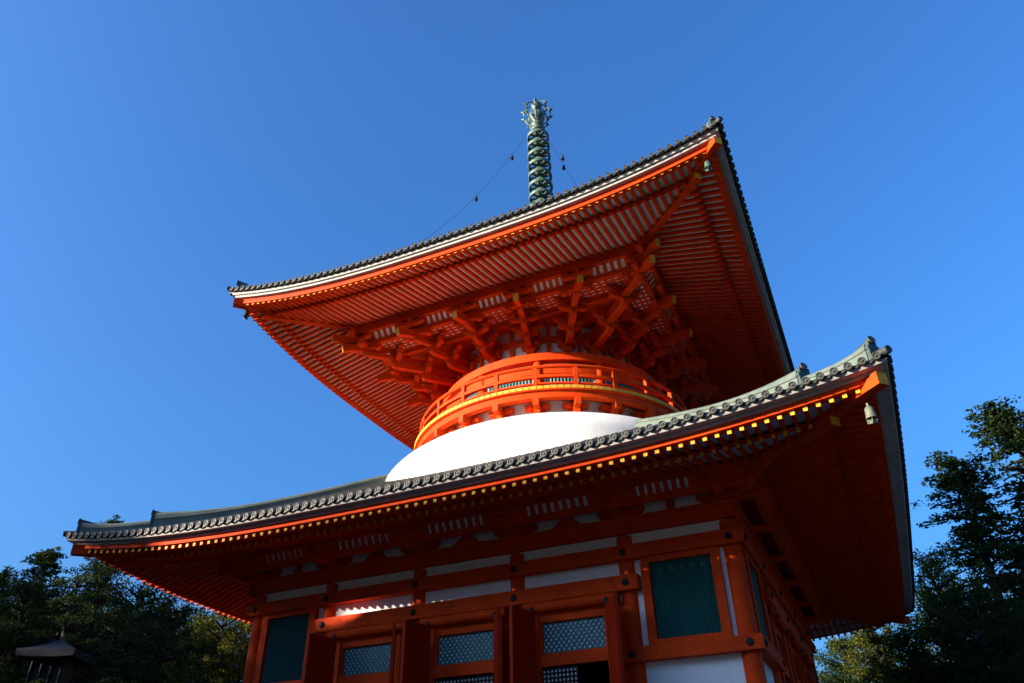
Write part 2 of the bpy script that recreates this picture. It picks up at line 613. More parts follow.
def nail(mb, x, y, z, r=0.15):
    N = 12
    rings = []
    for rr, yy in ((r, 0.0), (r, -0.025), (r * 0.72, -0.075), (r * 0.25, -0.095)):
        rings.append([(x + rr * cos(2 * pi * q / N), y + yy, z + rr * sin(2 * pi * q / N)) for q in range(N)])
    for a, c in zip(rings[:-1], rings[1:]):
        mb.add(a + c, [(q, (q + 1) % N, N + (q + 1) % N, N + q) for q in range(N)])
    mb.add(rings[-1], [tuple(range(N))])

def facade(k):
    rot = k * pi / 2
    B = lambda mb, name, m, par=None: mb.build(name, m, par or pagoda, rot if par is None else 0.0)
    # plaster wall behind everything, left open in the three door bays
    w = MB()
    w.box(-11.75, -7.3, -11.92, -11.8, 1.0, 13.75)
    w.box(7.3, 11.75, -11.92, -11.8, 1.0, 13.75)
    w.box(-7.298, 7.298, -11.92, -11.8, 9.62, 13.75)
    B(w, 'plaster_wall', M['white'])
    # beams
    def beam(z0, z1, d0, d1, nails=(), seg=None):
        bm = MB()
        if seg is None:
            bm.sweep([(d0, z0), (d1, z0), (d1, z1), (d0, z1)], no_lift, 1)
        else:
            for (xa, xb, mitre) in seg:
                xo = [xa, xb]
                xi = [xa, xb]
                if mitre == -1: xo[0], xi[0] = -d1, -d0
                if mitre == 1: xo[1], xi[1] = d1, d0
                P = [(xo[0], -d1, z0), (xo[1], -d1, z0), (xi[1], -d0, z0), (xi[0], -d0, z0)]
                bm.hexa(P + [(p[0], p[1], z1) for p in P])
        ob = B(bm, 'tie_beam', M['red'])
        for x in nails:
            nm = MB()
            nail(nm, x, -d1 - 0.001, (z0 + z1) / 2)
            nm.build('nail_cover', M['iron'], ob)
        return ob
    beam(11.19, 11.76, 11.9, 12.34, PX)
    beam(9.93, 10.53, 11.9, 12.42, PX[1:-1], [(-7.95, 7.98, 0)])
    beam(7.23, 7.75, 11.9, 12.38, (-11.9, -7.45), [(-12, -7.02, -1)])
    beam(7.23, 7.75, 11.9, 12.38, (7.45, 11.9), [(7.02, 12, 1)])
    beam(1.0, 1.55, 11.9, 12.42, (), [(-12, -6.75, -1)])
    beam(1.0, 1.55, 11.9, 12.42, (), [(6.75, 12, 1)])
    beam(12.30, 12.82, 11.6, 12.16)
    beam(12.82, 12.97, 11.6, 12.30)
    # windows in the corner bays
    for c in (-9.69, 9.69):
        fr = MB()
        x0, x1, z0, z1 = c - 1.60, c + 1.60, 7.753, 11.187
        fr.box(x0, c - 1.25, -12.2, -11.93, z0, z1)
        fr.box(c + 1.25, x1, -12.2, -11.93, z0, z1)
        fr.box(c - 1.25, c + 1.25, -12.198, -11.93, z0, z0 + 0.22)
        fr.box(c - 1.25, c + 1.25, -12.198, -11.93, z1 - 0.24, z1)
        ob = B(fr, 'window', M['red'])
        bs = MB()
        n = 22
        for i in range(n):
            xa = c - 1.25 + 2.5 * i / n
            wd = 2.5 / n
            bs.add([(xa, -12.0, z0 + .22), (xa + wd * .5, -12.07, z0 + .22), (xa + wd, -12.0, z0 + .22),
                    (xa, -12.0, z1 - .24), (xa + wd * .5, -12.07, z1 - .24), (xa + wd, -12.0, z1 - .24)],
                   [(0, 1, 4, 3), (1, 2, 5, 4)])
        bs.box(c - 1.25, c + 1.25, -11.999, -11.94, z0 + .22, z1 - .24)
        bs.build('window_bars', M['teal'], ob)
    # door bays
    for c, half in ((-4.97, False), (0, False), (4.97, True)):
        hd = MB()
        hd.tube([(c - 2.08, -12.3, 9.72), (c + 2.08, -12.3, 9.72)], 0.215, 16)
        hd.box(c - 2.08, c + 2.08, -12.2, -11.7, 9.56, 9.925)
        ob = B(hd, 'door_head', M['red'])
        pv = MB()
        for sx in (-1.63, 1.63):
            pv.tube([(c + sx, -12.42, 9.50), (c + sx, -12.42, 9.72)], 0.12, 12)
            pv.build('hinge_socket', M['iron'], ob)
            pv = MB()
        fr = MB()
        for sx in (-1, 1):
            xa, xb = sorted((c + sx * 1.45, c + sx * 1.85))
            fr.box(xa, xb, -12.22, -11.75, 1.55, 9.57)
            xa, xb = sorted((c + sx * 1.852, c + sx * 2.3))
            fr.box(xa, xb, -11.98, -11.80, 1.55, 9.60)
        fr.box(c - 1.45, c + 1.45, -12.10, -11.80, 9.14, 9.56)
        fr.box(c - 1.45, c + 1.45, -12.12, -11.82, 7.43, 7.92)
        fr.box(c - 1.46, c + 1.46, -12.3, -11.6, 1.1, 1.55)
        for sx in (-1, 1):
            xa, xb = sorted((c + sx * 1.36, c + sx * 1.449))
            fr.box(xa, xb, -12.08, -11.83, 7.92, 9.14)
        fo = B(fr, 'door_frame', M['red'])
        # diamond lattice transom over a pale panel
        pn = MB()
        pn.box(c - 1.36, c + 1.36, -11.90, -11.86, 7.92, 9.14)
        pn.build('transom_panel', M['paper'], fo)
        lt = MB()
        x0, x1, z0, z1 = c - 1.36, c + 1.36, 7.92, 9.14
        st = 0.275
        for sg in (1, -1):
            i = -30
            while i < 40:
                off = i * st
                # line: z - z0 = sg*1.25*(x - x0) + off
                sl = 1.25 * sg
                pts = []
                xa, xb = x0, x1
                za, zb_ = z0 + off, z0 + off + sl * (x1 - x0)
                # clip on z
                def xs_at(z):
                    return x0 + (z - z0 - off) / sl
                lo, hi = sorted((xs_at(z0), xs_at(z1)))
                xa, xb = max(xa, lo), min(xb, hi)
                if xb - xa > 0.05:
                    ya = -11.935 if sg > 0 else -11.925
                    lt.bar((xa, ya, z0 + off + sl * (xa - x0)), (xb, ya, z0 + off + sl * (xb - x0)), 0.03, 0.085, up=(0, 1, 0)) if False else \
                        lt.bar((xa, ya, z0 + off + sl * (xa - x0)), (xb, ya, z0 + off + sl * (xb - x0)), 0.070, 0.03, up=(0, 1, 0))
                i += 1
        lt.build('transom_lattice', M['lattice'], fo)
        # square lattice doors below, pale paper behind
        xr = c + 0.05 if half else c + 1.45
        gd = MB()
        xa = c - 1.45
        nn = int(round((xr - xa) / 0.172))
        for i in range(nn + 1):
            xx = xa + (xr - xa) * i / nn
            gd.box(xx - 0.033, xx + 0.033, -11.99, -11.95, 4.2, 7.40)
        for j in range(19):
            zz = 4.25 + j * 0.172
            gd.box(xa, xr, -11.985, -11.945, zz - 0.033, zz + 0.033)
        gd.box(xa, xr, -12.0, -11.94, 1.55, 4.2)
        go = B(gd, 'lattice_door', M['blackwood'])
        pp = MB()
        pp.box(xa, xr - 0.02, -11.935, -11.925, 4.2, 7.3)
        pp.build('door_paper', M['white'], go)
        # open plank leaves
        for sx in ((-1, 1) if k == 0 else ()):
            lf = MB()
            hx, hy = c + sx * (1.63 if sx > 0 else 1.56), -12.44
            dx, dy = (0.52, -0.854) if sx > 0 else (-0.22, -0.9755)
            wd = 1.58
            nx_, ny_ = -dy, dx
            for (s0, s1, t) in ((0.0, 0.16, 0.075), (0.16, wd - 0.16, 0.06), (wd - 0.16, wd, 0.075)):
                P = [(hx + dx * s1 - nx_ * t, hy + dy * s1 - ny_ * t), (hx + dx * s1 + nx_ * t, hy + dy * s1 + ny_ * t),
                     (hx + dx * s0 + nx_ * t, hy + dy * s0 + ny_ * t), (hx + dx * s0 - nx_ * t, hy + dy * s0 - ny_ * t)]
                lf.hexa([(p[0], p[1], 1.6) for p in P] + [(p[0], p[1], 9.5) for p in P])
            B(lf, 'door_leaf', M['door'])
    # upper wall frieze: bracket clusters, struts, ribbed cove, purlins
    def arm(mb, x0, x1, y0, y1, z0, z1, ax='x', cut=0.22):
        """bracket arm with upswept ends"""
        if ax == 'x':
            c_ = min(cut * 1.6, (x1 - x0) * 0.3)
            pr_ = [(x0, z1), (x0, z0 + (z1 - z0) * .45), (x0 + c_ * .45, z0 + (z1 - z0) * .1), (x0 + c_, z0), (x1 - c_, z0),
                   (x1 - c_ * .45, z0 + (z1 - z0) * .1), (x1, z0 + (z1 - z0) * .45), (x1, z1)]
            K = len(pr_)
            vs = [(p[0], y0, p[1]) for p in pr_] + [(p[0], y1, p[1]) for p in pr_]
        else:
            c_ = min(cut * 1.6, (y1 - y0) * 0.3)
            pr_ = [(y0, z1), (y0, z0 + (z1 - z0) * .45), (y0 + c_ * .45, z0 + (z1 - z0) * .1), (y0 + c_, z0), (y1, z0), (y1, z1)]
            K = len(pr_)
            vs = [(x0, p[0], p[1]) for p in pr_] + [(x1, p[0], p[1]) for p in pr_]
        fs = [(i, (i + 1) % K, K + (i + 1) % K, K + i) for i in range(K)] + [tuple(range(K)), tuple(range(K, 2 * K))[::-1]]
        mb.add(vs, fs)
    def block(mb, x, y, z, w=0.42, h=0.24):
        a, c_ = w / 2, w / 2 * 0.68
        mb.hexa([(x - c_, y - c_, z), (x + c_, y - c_, z), (x + c_, y + c_, z), (x - c_, y + c_, z),
                 (x - a, y - a, z + h * .5), (x + a, y - a, z + h * .5), (x + a, y + a, z + h * .5), (x - a, y + a, z + h * .5)])
        mb.box(x - a, x + a, y - a, y + a, z + h * .5 + .001, z + h)
    for x in PX:
        bk = MB()
        corner = abs(x) > 11
        block(bk, x, -11.95, 12.972, 0.72, 0.34)
        if corner and x > 0:
            arm(bk, x - 1.05, x + 0.2, -12.12, -11.84, 13.10, 13.40)
        elif corner:
            arm(bk, x - 0.2, x + 1.05, -12.12, -11.84, 13.10, 13.40)
        else:
            arm(bk, x - 1.05, x + 1.05, -12.12, -11.84, 13.10, 13.40)
            for dx in (-0.82, 0, 0.82):
                block(bk, x + dx, -11.98, 13.40)
        arm(bk, x - 0.15, x + 0.15, -13.35, -11.8, 13.02, 13.30, 'y')
        block(bk, x, -13.08, 13.30, 0.42, 0.16)
        arm(bk, x - 0.95, x + 0.95, -13.22, -12.96, 13.36, 13.60)
        for dx in (-0.75, 0, 0.75):
            block(bk, x + dx, -13.3, 13.60, 0.40, 0.20)
        if x > 11:
            for q, (u0, u1, z0) in enumerate(((11.6, 13.2, 13.04), (11.6, 14.0, 13.42))):
                P = [(u1 - .12, -u1 - .12, z0), (u1 + .12, -u1 + .12, z0), (u0 + .12, -u0 + .12, z0), (u0 - .12, -u0 - .12, z0)]
                bk.hexa(P + [(p[0], p[1], z0 + 0.3) for p in P])
        B(bk, 'bracket', M['red'])
    # plain struts in the corner bays, flared bracket struts in the middle bays
    for x in (-9.63, 9.63):
        st_ = MB()
        st_.box(x - .17, x + .17, -12.08, -11.93, 12.972, 13.42)
        block(st_, x, -12.0, 13.42)
        B(st_, 'strut', M['red'])
    for x in (-4.97, 0, 4.97):
        st_ = MB()
        pr_ = [(-1.15, 12.972), (-0.62, 13.10), (-0.34, 13.36), (0.34, 13.36), (0.62, 13.10), (1.15, 12.972)]
        K = len(pr_)
        vs = [(x + p[0], -12.10, p[1] + .0) for p in pr_] + [(x + p[0], -11.93, p[1]) for p in pr_]
        st_.add(vs, [(i, (i + 1) % K, K + (i + 1) % K, K + i) for i in range(K)] + [tuple(range(K)), tuple(range(K, 2 * K))[::-1]])
        block(st_, x, -12.0, 13.362, 0.5, 0.26)
        arm(st_, x - 0.9, x + 0.9, -12.12, -11.9, 13.55, 13.75)
        B(st_, 'strut', M['red'])
    # tie beam over the wall brackets, under the cove
    wb = MB()
    wb.sweep([(11.75, 13.64), (12.12, 13.64), (12.12, 13.95), (11.75, 13.95)], no_lift, 1)
    B(wb, 'wall_plate', M['red'])
    lb = MB()
    lb.sweep([(12.88, 13.16), (13.12, 13.16), (13.12, 13.42), (12.88, 13.42)], no_lift, 1)
    B(lb, 'cove_beam', M['red'])
    pl = MB()
    pl.sweep([(13.22, 13.79), (13.52, 13.79), (13.52, 14.06), (13.22, 14.06)], no_lift, 1)
    B(pl, 'eave_purlin', M['red'])
    cv = MB()
    cv.sweep([(12.98, 13.42), (13.30, 13.80)], no_lift, 1, close=False)
    B(cv, 'cove_board', M['red'])
    for a_, c_ in zip(PX[:-1], PX[1:]):
        m0, m1 = a_ + 0.98, c_ - 0.98
        n = max(3, int(round((m1 - m0) / 0.36)))
        cv = MB()
        cv.add([(m0, -12.995, 13.41), (m1, -12.995, 13.41), (m1, -13.315, 13.79), (m0, -13.315, 13.79)], [(0, 1, 2, 3)])
        co = B(cv, 'cove_panel', M['white'])
        rb = MB()
        for i in range(n + 1):
            xx = m0 + (m1 - m0) * i / n
            rb.bar((xx, -13.08, 13.40), (xx + 0.03, -13.40, 13.82), 0.19, 0.08, up=(0, -1, 0.7))
        rb.build('cove_ribs', M['red'], co)
    # coffer boards under the eave between wall and cove beam
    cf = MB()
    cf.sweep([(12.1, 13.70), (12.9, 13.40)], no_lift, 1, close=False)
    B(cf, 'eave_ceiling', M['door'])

facade(0)
facade(1)
for k in (2, 3):
    w = MB()
    w.box(-11.75, 11.75, -11.92, -11.8, 1.0, 13.75)
    w.build('plaster_wall', M['white'], pagoda, k * pi / 2)
    for z0, z1 in ((11.25, 11.83), (7.3, 7.83), (1.0, 1.55), (12.22, 12.97)):
        w = MB()
        w.sweep([(11.9, z0), (12.35, z0), (12.35, z1), (11.9, z1)], no_lift, 1)
        w.build('tie_beam', M['red'], pagoda, k * pi / 2)
    w = MB()
    w.sweep([(13.22, 13.16), (13.52, 13.16), (13.52, 14.06), (13.22, 14.06)], no_lift, 1)
    w.build('eave_purlin', M['red'], pagoda, k * pi / 2)
inn = MB()
inn.box(-9.5, 9.5, -9.5, 9.5, 1.0, 13.2)
inn.build('dark_interior_box', M['dark'], pagoda)  # black box added so the open bays read as unlit interior

# ---- white dome ---------------------------------------------------------------------
d = MB()
prof = [(11.0, 16.2), (11.0, 19.0)]
for i in range(1, 31):
    r = 11.0 - (11.0 - 6.5) * (i / 30) ** 1.6
    prof.append((r, 19.0 + 3.2 * sqrt(max(0, 1 - (r / 11.0) ** 2))))
d.lathe(prof, 128)
d.build('dome', M['dome'], pagoda)

# ---- balcony and round drum -----------------------------------------------------------
bal = empty('balcony')
bal.parent = pagoda
NP = 24
e = MB()
e.ring(7.0, 9.10, 22.264, 22.50, 144)
e.build('balcony_floor', M['red'], bal)
e = MB()
nb = 150
for i in range(nb):
    t0, t1 = 2 * pi * (i + 0.06) / nb, 2 * pi * (i + 0.94) / nb
    P = [(9.125 * cos(t0), 9.125 * sin(t0)), (9.125 * cos(t1), 9.125 * sin(t1)), (8.9 * cos(t1), 8.9 * sin(t1)), (8.9 * cos(t0), 8.9 * sin(t0))]
    e.hexa([(p[0], p[1], 22.325) for p in P] + [(p[0], p[1], 22.508) for p in P])
e.build('floor_board_ends', M['yellow'], bal)
e = MB()
e.ring(8.55, 8.95, 21.86, 22.262, 144)
e.build('balcony_ring_beam', M['red'], bal)
e = MB()
e.ring(8.62, 8.82, 22.51, 22.66, 144)
e.build('rail', M['red'], bal)
e = MB()
e.ring(8.66, 8.80, 22.80, 22.90, 144)
e.build('rail', M['red'], bal)
e = MB()
e.ring(8.62, 8.82, 23.22, 23.40, 144)
e.build('rail', M['red'], bal)
e = MB()
e.lathe([(8.72 + 0.11 * cos(2 * pi * q / 10), 23.95 + 0.11 * sin(2 * pi * q / 10)) for q in range(11)], 144)
e.build('rail', M['red'], bal)
post = MB()
post.box(-0.11, 0.11, -8.83, -8.61, 22.505, 23.86)
po = post.build('post', M['red'], bal)
knob = MB()
knob.lathe([(0.13, 23.22), (0.15, 23.25), (0.15, 23.38), (0.08, 23.42)], 10, 0, -8.72)
for i in range(1, NP):
    dup(po, bal, 2 * pi * i / NP)
# brackets under the balcony: radial arm, cross arm and three blocks
bb = MB()
bb.box(-0.17, 0.17, -8.95, -7.3, 21.46, 21.86)
bb.box(-0.17, 0.17, -8.50, -7.3, 21.12, 21.46)
bb.box(-0.66, 0.66, -8.22, -7.95, 21.56, 21.84)
for sx in (-0.5, 0.5):
    bb.box(sx - .2, sx + .2, -8.30, -7.88, 21.60, 21.852)
bb.box(-0.42, 0.42, -8.05, -7.8, 21.24, 21.50)
bo = bb.build('balcony_bracket', M['red'], bal)
for i in range(1, NP):
    dup(bo, bal, 2 * pi * i / NP)
e = MB()
e.ring(6.3, 7.75, 20.8, 22.26, 120)
e.build('balcony_wall', M['white'], bal)

dr = empty('drum')
dr.parent = pagoda
e = MB()
e.lathe([(7.02, 22.5), (7.02, 25.25), (6.42, 25.3), (6.42, 29.6)], 144)
e.build('drum_wall', M['white'], dr)
e = MB()
e.ring(6.9, 7.42, 25.22, 25.72, 144)
e.build('drum_band', M['red'], dr)
e = MB()
e.ring(6.9, 7.22, 24.40, 25.02, 144)
e.build('drum_band', M['red'], dr)
e = MB()
e.ring(6.9, 7.20, 22.51, 22.95, 144)
e.build('drum_band', M['red'], dr)
dp = MB()
dp.lathe([(0.30, 22.5), (0.30, 25.22)], 16, 0, -7.05)
do = dp.build('drum_pillar', M['red'], dr, pi / 12)
for i in range(1, 12):
    dup(do, dr, pi / 12 + 2 * pi * i / 12)
tw = MB()
for i in range(14):
    t0 = -0.2 + 0.4 * i / 14
    t1 = t0 + 0.4 / 14
    tm = (t0 + t1) / 2
    tw.add([(7.06 * sin(t0), -7.06 * cos(t0), 22.96), (7.12 * sin(tm), -7.12 * cos(tm), 22.96), (7.06 * sin(t1), -7.06 * cos(t1), 22.96),
            (7.06 * sin(t0), -7.06 * cos(t0), 24.38), (7.12 * sin(tm), -7.12 * cos(tm), 24.38), (7.06 * sin(t1), -7.06 * cos(t1), 24.38)],
           [(0, 1, 4, 3), (1, 2, 5, 4)])
to = tw.build('drum_window', M['teal'], dr)
for i in range(1, 12):
    dup(to, dr, 2 * pi * i / 12)
# red framing on the white frieze above the band
for z0, z1 in ((25.72, 26.25), (27.02, 27.42), (28.25, 28.75)):
    e = MB()
    e.ring(6.3, 6.58, z0, z1, 144)
    e.build('frieze_beam', M['red'], dr)

# ---- upper brackets --------------------------------------------------------------------
TX = (-10.0, -5.85, -1.95, 1.95, 5.85)

def tblock(mb, u, v, c, ww, z, w=0.40, h=0.22, mi=0):
    a, k_ = w / 2, w / 2 * 0.68
    P = lambda s, t, zz: (c[0] + u[0] * s + v[0] * t, c[1] + u[1] * s + v[1] * t, zz)
    mb.hexa([P(k_, -k_, z), P(k_, k_, z), P(-k_, k_, z), P(-k_, -k_, z), P(a, -a, z + h * .55), P(a, a, z + h * .55), P(-a, a, z + h * .55), P(-a, -a, z + h * .55)], mi)
    mb.hexa([P(a, -a, z + h * .55), P(a, a, z + h * .55), P(-a, a, z + h * .55), P(-a, -a, z + h * .55), P(a, -a, z + h), P(a, a, z + h), P(-a, a, z + h), P(-a, -a, z + h)], mi)

def tarm(mb, c, v, half, wd, z0, z1):
    """cross arm through point c along v with curved lower ends"""
    n_ = (-v[1], v[0])
    cut = min(0.38, half * 0.5)
    pr_ = [(-half, z1), (-half, z0 + (z1 - z0) * .5), (-half + cut * .4, z0 + (z1 - z0) * .15), (-half + cut, z0),
           (half - cut, z0), (half - cut * .4, z0 + (z1 - z0) * .15), (half, z0 + (z1 - z0) * .5), (half, z1)]
    K = len(pr_)
    vs = [(c[0] + v[0] * p[0] - n_[0] * wd / 2, c[1] + v[1] * p[0] - n_[1] * wd / 2, p[1]) for p in pr_] + \
         [(c[0] + v[0] * p[0] + n_[0] * wd / 2, c[1] + v[1] * p[0] + n_[1] * wd / 2, p[1]) for p in pr_]
    mb.add(vs, [(i, (i + 1) % K, K + (i + 1) % K, K + i) for i in range(K)] + [tuple(range(K)), tuple(range(K, 2 * K))[::-1]])

def upper_bracket(tx, ty, k):
    T = Vector((tx, ty))
    Ln = T.length
    u = T / Ln
    v = Vector((-u.y, u.x))
    corner = abs(abs(tx) - abs(ty)) < 0.1
    u0 = 6.4
    sc_ = Ln / 10.0            # radial stretch so that every step lands on the square frame
    uw = lambda dd: dd * sc_   # frame line at depth dd
    st = [u0 + 0.55, None, None]
    uA = u0 + (uw(8.95) - u0) * 0.38
    uB = u0 + (uw(8.95) - u0) * 0.70
    uC = uw(9.0)
    mb = MB()
    def rad(ua, ub, z0, z1, w=0.33):
        """radial arm with a curved nose"""
        cut = 0.34
        pr_ = [(ua, z1), (ua, z0), (ub - cut, z0), (ub - cut * .4, z0 + (z1 - z0) * .12), (ub, z0 + (z1 - z0) * .5), (ub, z1)]
        K = len(pr_)
        vs = [(u.x * p[0] - v.x * w / 2, u.y * p[0] - v.y * w / 2, p[1]) for p in pr_] + \
             [(u.x * p[0] + v.x * w / 2, u.y * p[0] + v.y * w / 2, p[1]) for p in pr_]
        mb.add(vs, [(i, (i + 1) % K, K + (i + 1) % K, K + i) for i in range(K)] + [tuple(range(K)), tuple(range(K, 2 * K))[::-1]])
    at = lambda uu, vv=0.0: (u.x * uu + v.x * vv, u.y * uu + v.y * vv)
    # big bearing block and wall arm
    tblock(mb, u, v, at(u0 + 0.18), 0, 26.2, 0.62, 0.36)
    tarm(mb, at(u0 + 0.22), v, 0.56, 0.31, 26.50, 26.80)
    for q in (-0.42, 0.42):
        tblock(mb, u, v, at(u0 + 0.22, q), 0, 26.80, 0.36, 0.22)
    rad(u0 - 0.2, uA + 0.28, 26.48, 26.80)
    tblock(mb, u, v, at(uA), 0, 26.80)
    tarm(mb, at(uA), v, 0.66, 0.31, 27.02, 27.30)
    for q in (-0.5, 0.0, 0.5):
        tblock(mb, u, v, at(uA, q), 0, 27.30, 0.42, 0.20)
    rad(u0 - 0.2, uB + 0.28, 27.02, 27.34)
    tarm(mb, at(u0 + 0.22), v, 0.62, 0.24, 27.44, 27.72)
    tblock(mb, u, v, at(uB), 0, 27.34)
    tarm(mb, at(uB), v, 0.86, 0.31, 27.52, 27.78)
    for q in (-0.70, 0.0, 0.70):
        tblock(mb, u, v, at(uB, q), 0, 27.78, 0.42, 0.20)
    rad(u0 - 0.2, uC + 0.25, 27.56, 27.84)
    tarm(mb, at(uA), v, 0.98, 0.28, 27.50, 27.78)
    tarm(mb, at(uB), v, 1.06, 0.28, 27.98, 28.26)
    axes = [Vector((1, 0)), Vector((0, 1))] if corner else [Vector((1, 0))]
    for vx in axes:
        c = at(uC)
        tarm(mb, c, vx, 0.95, 0.31, 28.04, 28.32)
        for q in (-0.76, 0.76):
            tblock(mb, Vector((-vx.y, vx.x)), vx, (c[0] + vx.x * q, c[1] + vx.y * q), 0, 27.86, 0.36, 0.18)
        c = at(uw(9.5))
        tarm(mb, c, vx, 0.95, 0.31, 28.56, 28.80)
        for q in (-0.74, 0.0, 0.74):
            tblock(mb, Vector((-vx.y, vx.x)), vx, (c[0] + vx.x * q, c[1] + vx.y * q), 0, 28.78, 0.36, 0.19)
    ob = mb.build('bracket', M['red'], pagoda, k * pi / 2)
    # sloping tail beams with yellow ends
    tb = MB()
    ez = 27.80
    uo = Ln + (0.25 if not corner else 0.15)
    tb.bar((u.x * uo, u.y * uo, ez), (u.x * (u0), u.y * (u0), ez + (uo - u0) * 0.20), 0.32, 0.48, 0, 1)
    if corner:
        tb.bar((u.x * (uo + 0.7), u.y * (uo + 0.7), ez + 0.62), (u.x * (u0 + 1), u.y * (u0 + 1), ez + 1.3), 0.29, 0.46, 0, 1)
    tb.build('tail_beam', [M['red'], M['yellow']], ob)
    return ob

for k in range(4):
    for tx in TX:
        upper_bracket(tx, -10.0, k)

# straight frame beams, ribbed cove, lattice ceiling and purlin of the upper storey
fr = MB()
fr.sweep([(8.86, 28.30), (9.12, 28.30), (9.12, 28.58), (8.86, 28.58)], no_lift, 1)
ob = fr.build('cove_beam', M['red'], pagoda); side_copy(ob)
fr = MB()
fr.sweep([(7.32, 27.99), (7.58, 27.99), (7.58, 28.29), (7.32, 28.29)], no_lift, 1)
ob = fr.build('bracket_tie_beam', M['red'], pagoda); side_copy(ob)
fr = MB()
fr.sweep([(9.36, 28.97), (9.66, 28.97), (9.66, 29.62), (9.36, 29.62)], no_lift, 1)
ob = fr.build('eave_purlin', M['red'], pagoda); side_copy(ob)
fr = MB()
fr.sweep([(9.0, 28.56), (9.42, 29.0)], no_lift, 1, close=False)
ob = fr.build('cove_board', M['red'], pagoda); side_copy(ob)
edges = (-10.0, -5.85, -1.95, 1.95, 5.85, 10.0)
for a_, c_ in zip(edges[:-1], edges[1:]):
    m0, m1 = a_ * .93 + 0.85, c_ * .93 - 0.85
    n = int(round((m1 - m0) / 0.40))
    cv = MB()
    cv.add([(m0, -9.02, 28.56), (m1, -9.02, 28.56), (m1, -9.44, 29.0), (m0, -9.44, 29.0)], [(0, 1, 2, 3)])
    cov = cv.build('cove_panel', M['white'], pagoda)
    rb = MB()
    for i in range(n + 1):
        xx = m0 + (m1 - m0) * i / n
        rb.bar((xx, -9.06, 28.54), (xx + 0.02, -9.48, 29.0), 0.19, 0.08, up=(0, -1, 0.9))
    rb.build('cove_ribs', M['red'], cov)
    side_copy(cov)
fr = MB()
fr.sweep([(5.0, 28.362), (7.55, 28.362), (7.55, 28.30), (5.0, 28.30)], no_lift, 1)
ob = fr.build('ceiling_board', M['red'], pagoda); side_copy(ob)
fr = MB()
fr.sweep([(7.5, 28.37), (8.9, 28.37)], no_lift, 1, close=False)
lat = fr.build('lattice_ceiling', M['white'], pagoda)
rb = MB()
for i in range(5):
    dd = 7.60 + 0.31 * i
    rb.box(-dd, dd, -dd - 0.07, -dd + 0.07, 28.31, 28.36)
i = -21
while i <= 21:
    xx = i * 0.41
    rb.box(xx - 0.09, xx + 0.09, -8.88, -max(abs(xx), 7.5), 28.315, 28.355)
    i += 1
rb.build('ceiling_lattice', M['red'], lat)
side_copy(lat)

# frieze posts between the brackets on the drum
fp = MB()
fp.box(-0.13, 0.13, -6.58, -6.3, 26.25, 28.3)
fo = fp.build('frieze_post', M['red'], pagoda)
angs = []
for k in range(4):
    a = [atan2(t, 10.0) for t in (-10.0, -5.85, -1.95, 1.95, 5.85, 10.0)]
    for q in range(5):
        angs.append((a[q] + a[q + 1]) / 2 + k * pi / 2)
fo.rotation_euler = (0, 0, angs[0])
for t in angs[1:]:
    dup(fo, pagoda, t)

# ---- spire ------------------------------------------------------------------------------
sp = empty('spire')
sp.parent = pagoda
zt = U.zE + U.prof(U.E - U.top)
e = MB()
e.box(-1.5, 1.5, -1.5, 1.5, zt - 0.8, zt + 1.2)
e.box(-1.75, 1.75, -1.75, 1.75, zt + 1.2, zt + 1.45)
e.lathe([(1.3, zt + 1.45), (1.25, zt + 2.0), (0.9, zt + 2.5), (0.4, zt + 2.7)], 32)
e.build('dew_basin', M['bronze'], sp)
RZ0, RDZ = 42.95, 1.19
e = MB()
e.lathe([(0.30, zt + 2.0), (0.27, 53.6)], 16)
for i in range(10):
    z = RZ0 + RDZ * i - RDZ / 2
    e.lathe([(0.28, z - .34), (0.44, z - .24), (0.46, z - .05), (0.38, z + .08), (0.46, z + .2), (0.28, z + .34)], 16)
e.build('spire_pole', M['bronze'], sp)
for i in range(9):
    z = RZ0 + RDZ * i
    R_ = 0.99 - 0.010 * i
    r = MB()
    r.lathe([(R_ + 0.0, z - .17), (R_ + .05, z - .12), (R_ + .05, z + .12), (R_, z + .17), (R_ - .12, z + .15), (R_ - .14, z - .13), (R_, z - .17)], 36)
    r.lathe([(0.30, z - .13), (0.46, z - .10), (0.46, z + .10), (0.30, z + .13)], 16)
    for q in range(8):
        t = 2 * pi * q / 8 + 0.2
        r.bar((0.4 * cos(t), 0.4 * sin(t), z), ((R_ - .08) * cos(t), (R_ - .08) * sin(t), z), 0.16, 0.13)
    # small hanging bells at the rim are part of the casting
    for q in range(8):
        t = 2 * pi * q / 8
        r.lathe([(0.02, z - .16), (0.05, z - .2), (0.07, z - .36), (0.0, z - .36)], 6, (R_ + .03) * cos(t), (R_ + .03) * sin(t))
    r.build('spire_ring', M['bronze'], sp)
e = MB()
zz = 53.1
e.lathe([(0.30, zz), (0.60, zz + .12), (0.64, zz + .28), (0.36, zz + .5), (0.40, zz + .65), (0.58, zz + .82), (0.60, zz + .95), (0.40, zz + 1.08),
         (0.36, zz + 1.25), (0.56, zz + 1.5), (0.70, zz + 1.85), (0.66, zz + 2.25), (0.42, zz + 2.6), (0.26, zz + 2.8), (0.30, zz + 3.0),
         (0.46, zz + 3.25), (0.50, zz + 3.5), (0.40, zz + 3.75), (0.18, zz + 3.95), (0.0, zz + 4.05)], 24)
e.build('jewel', M['bronze'], sp)
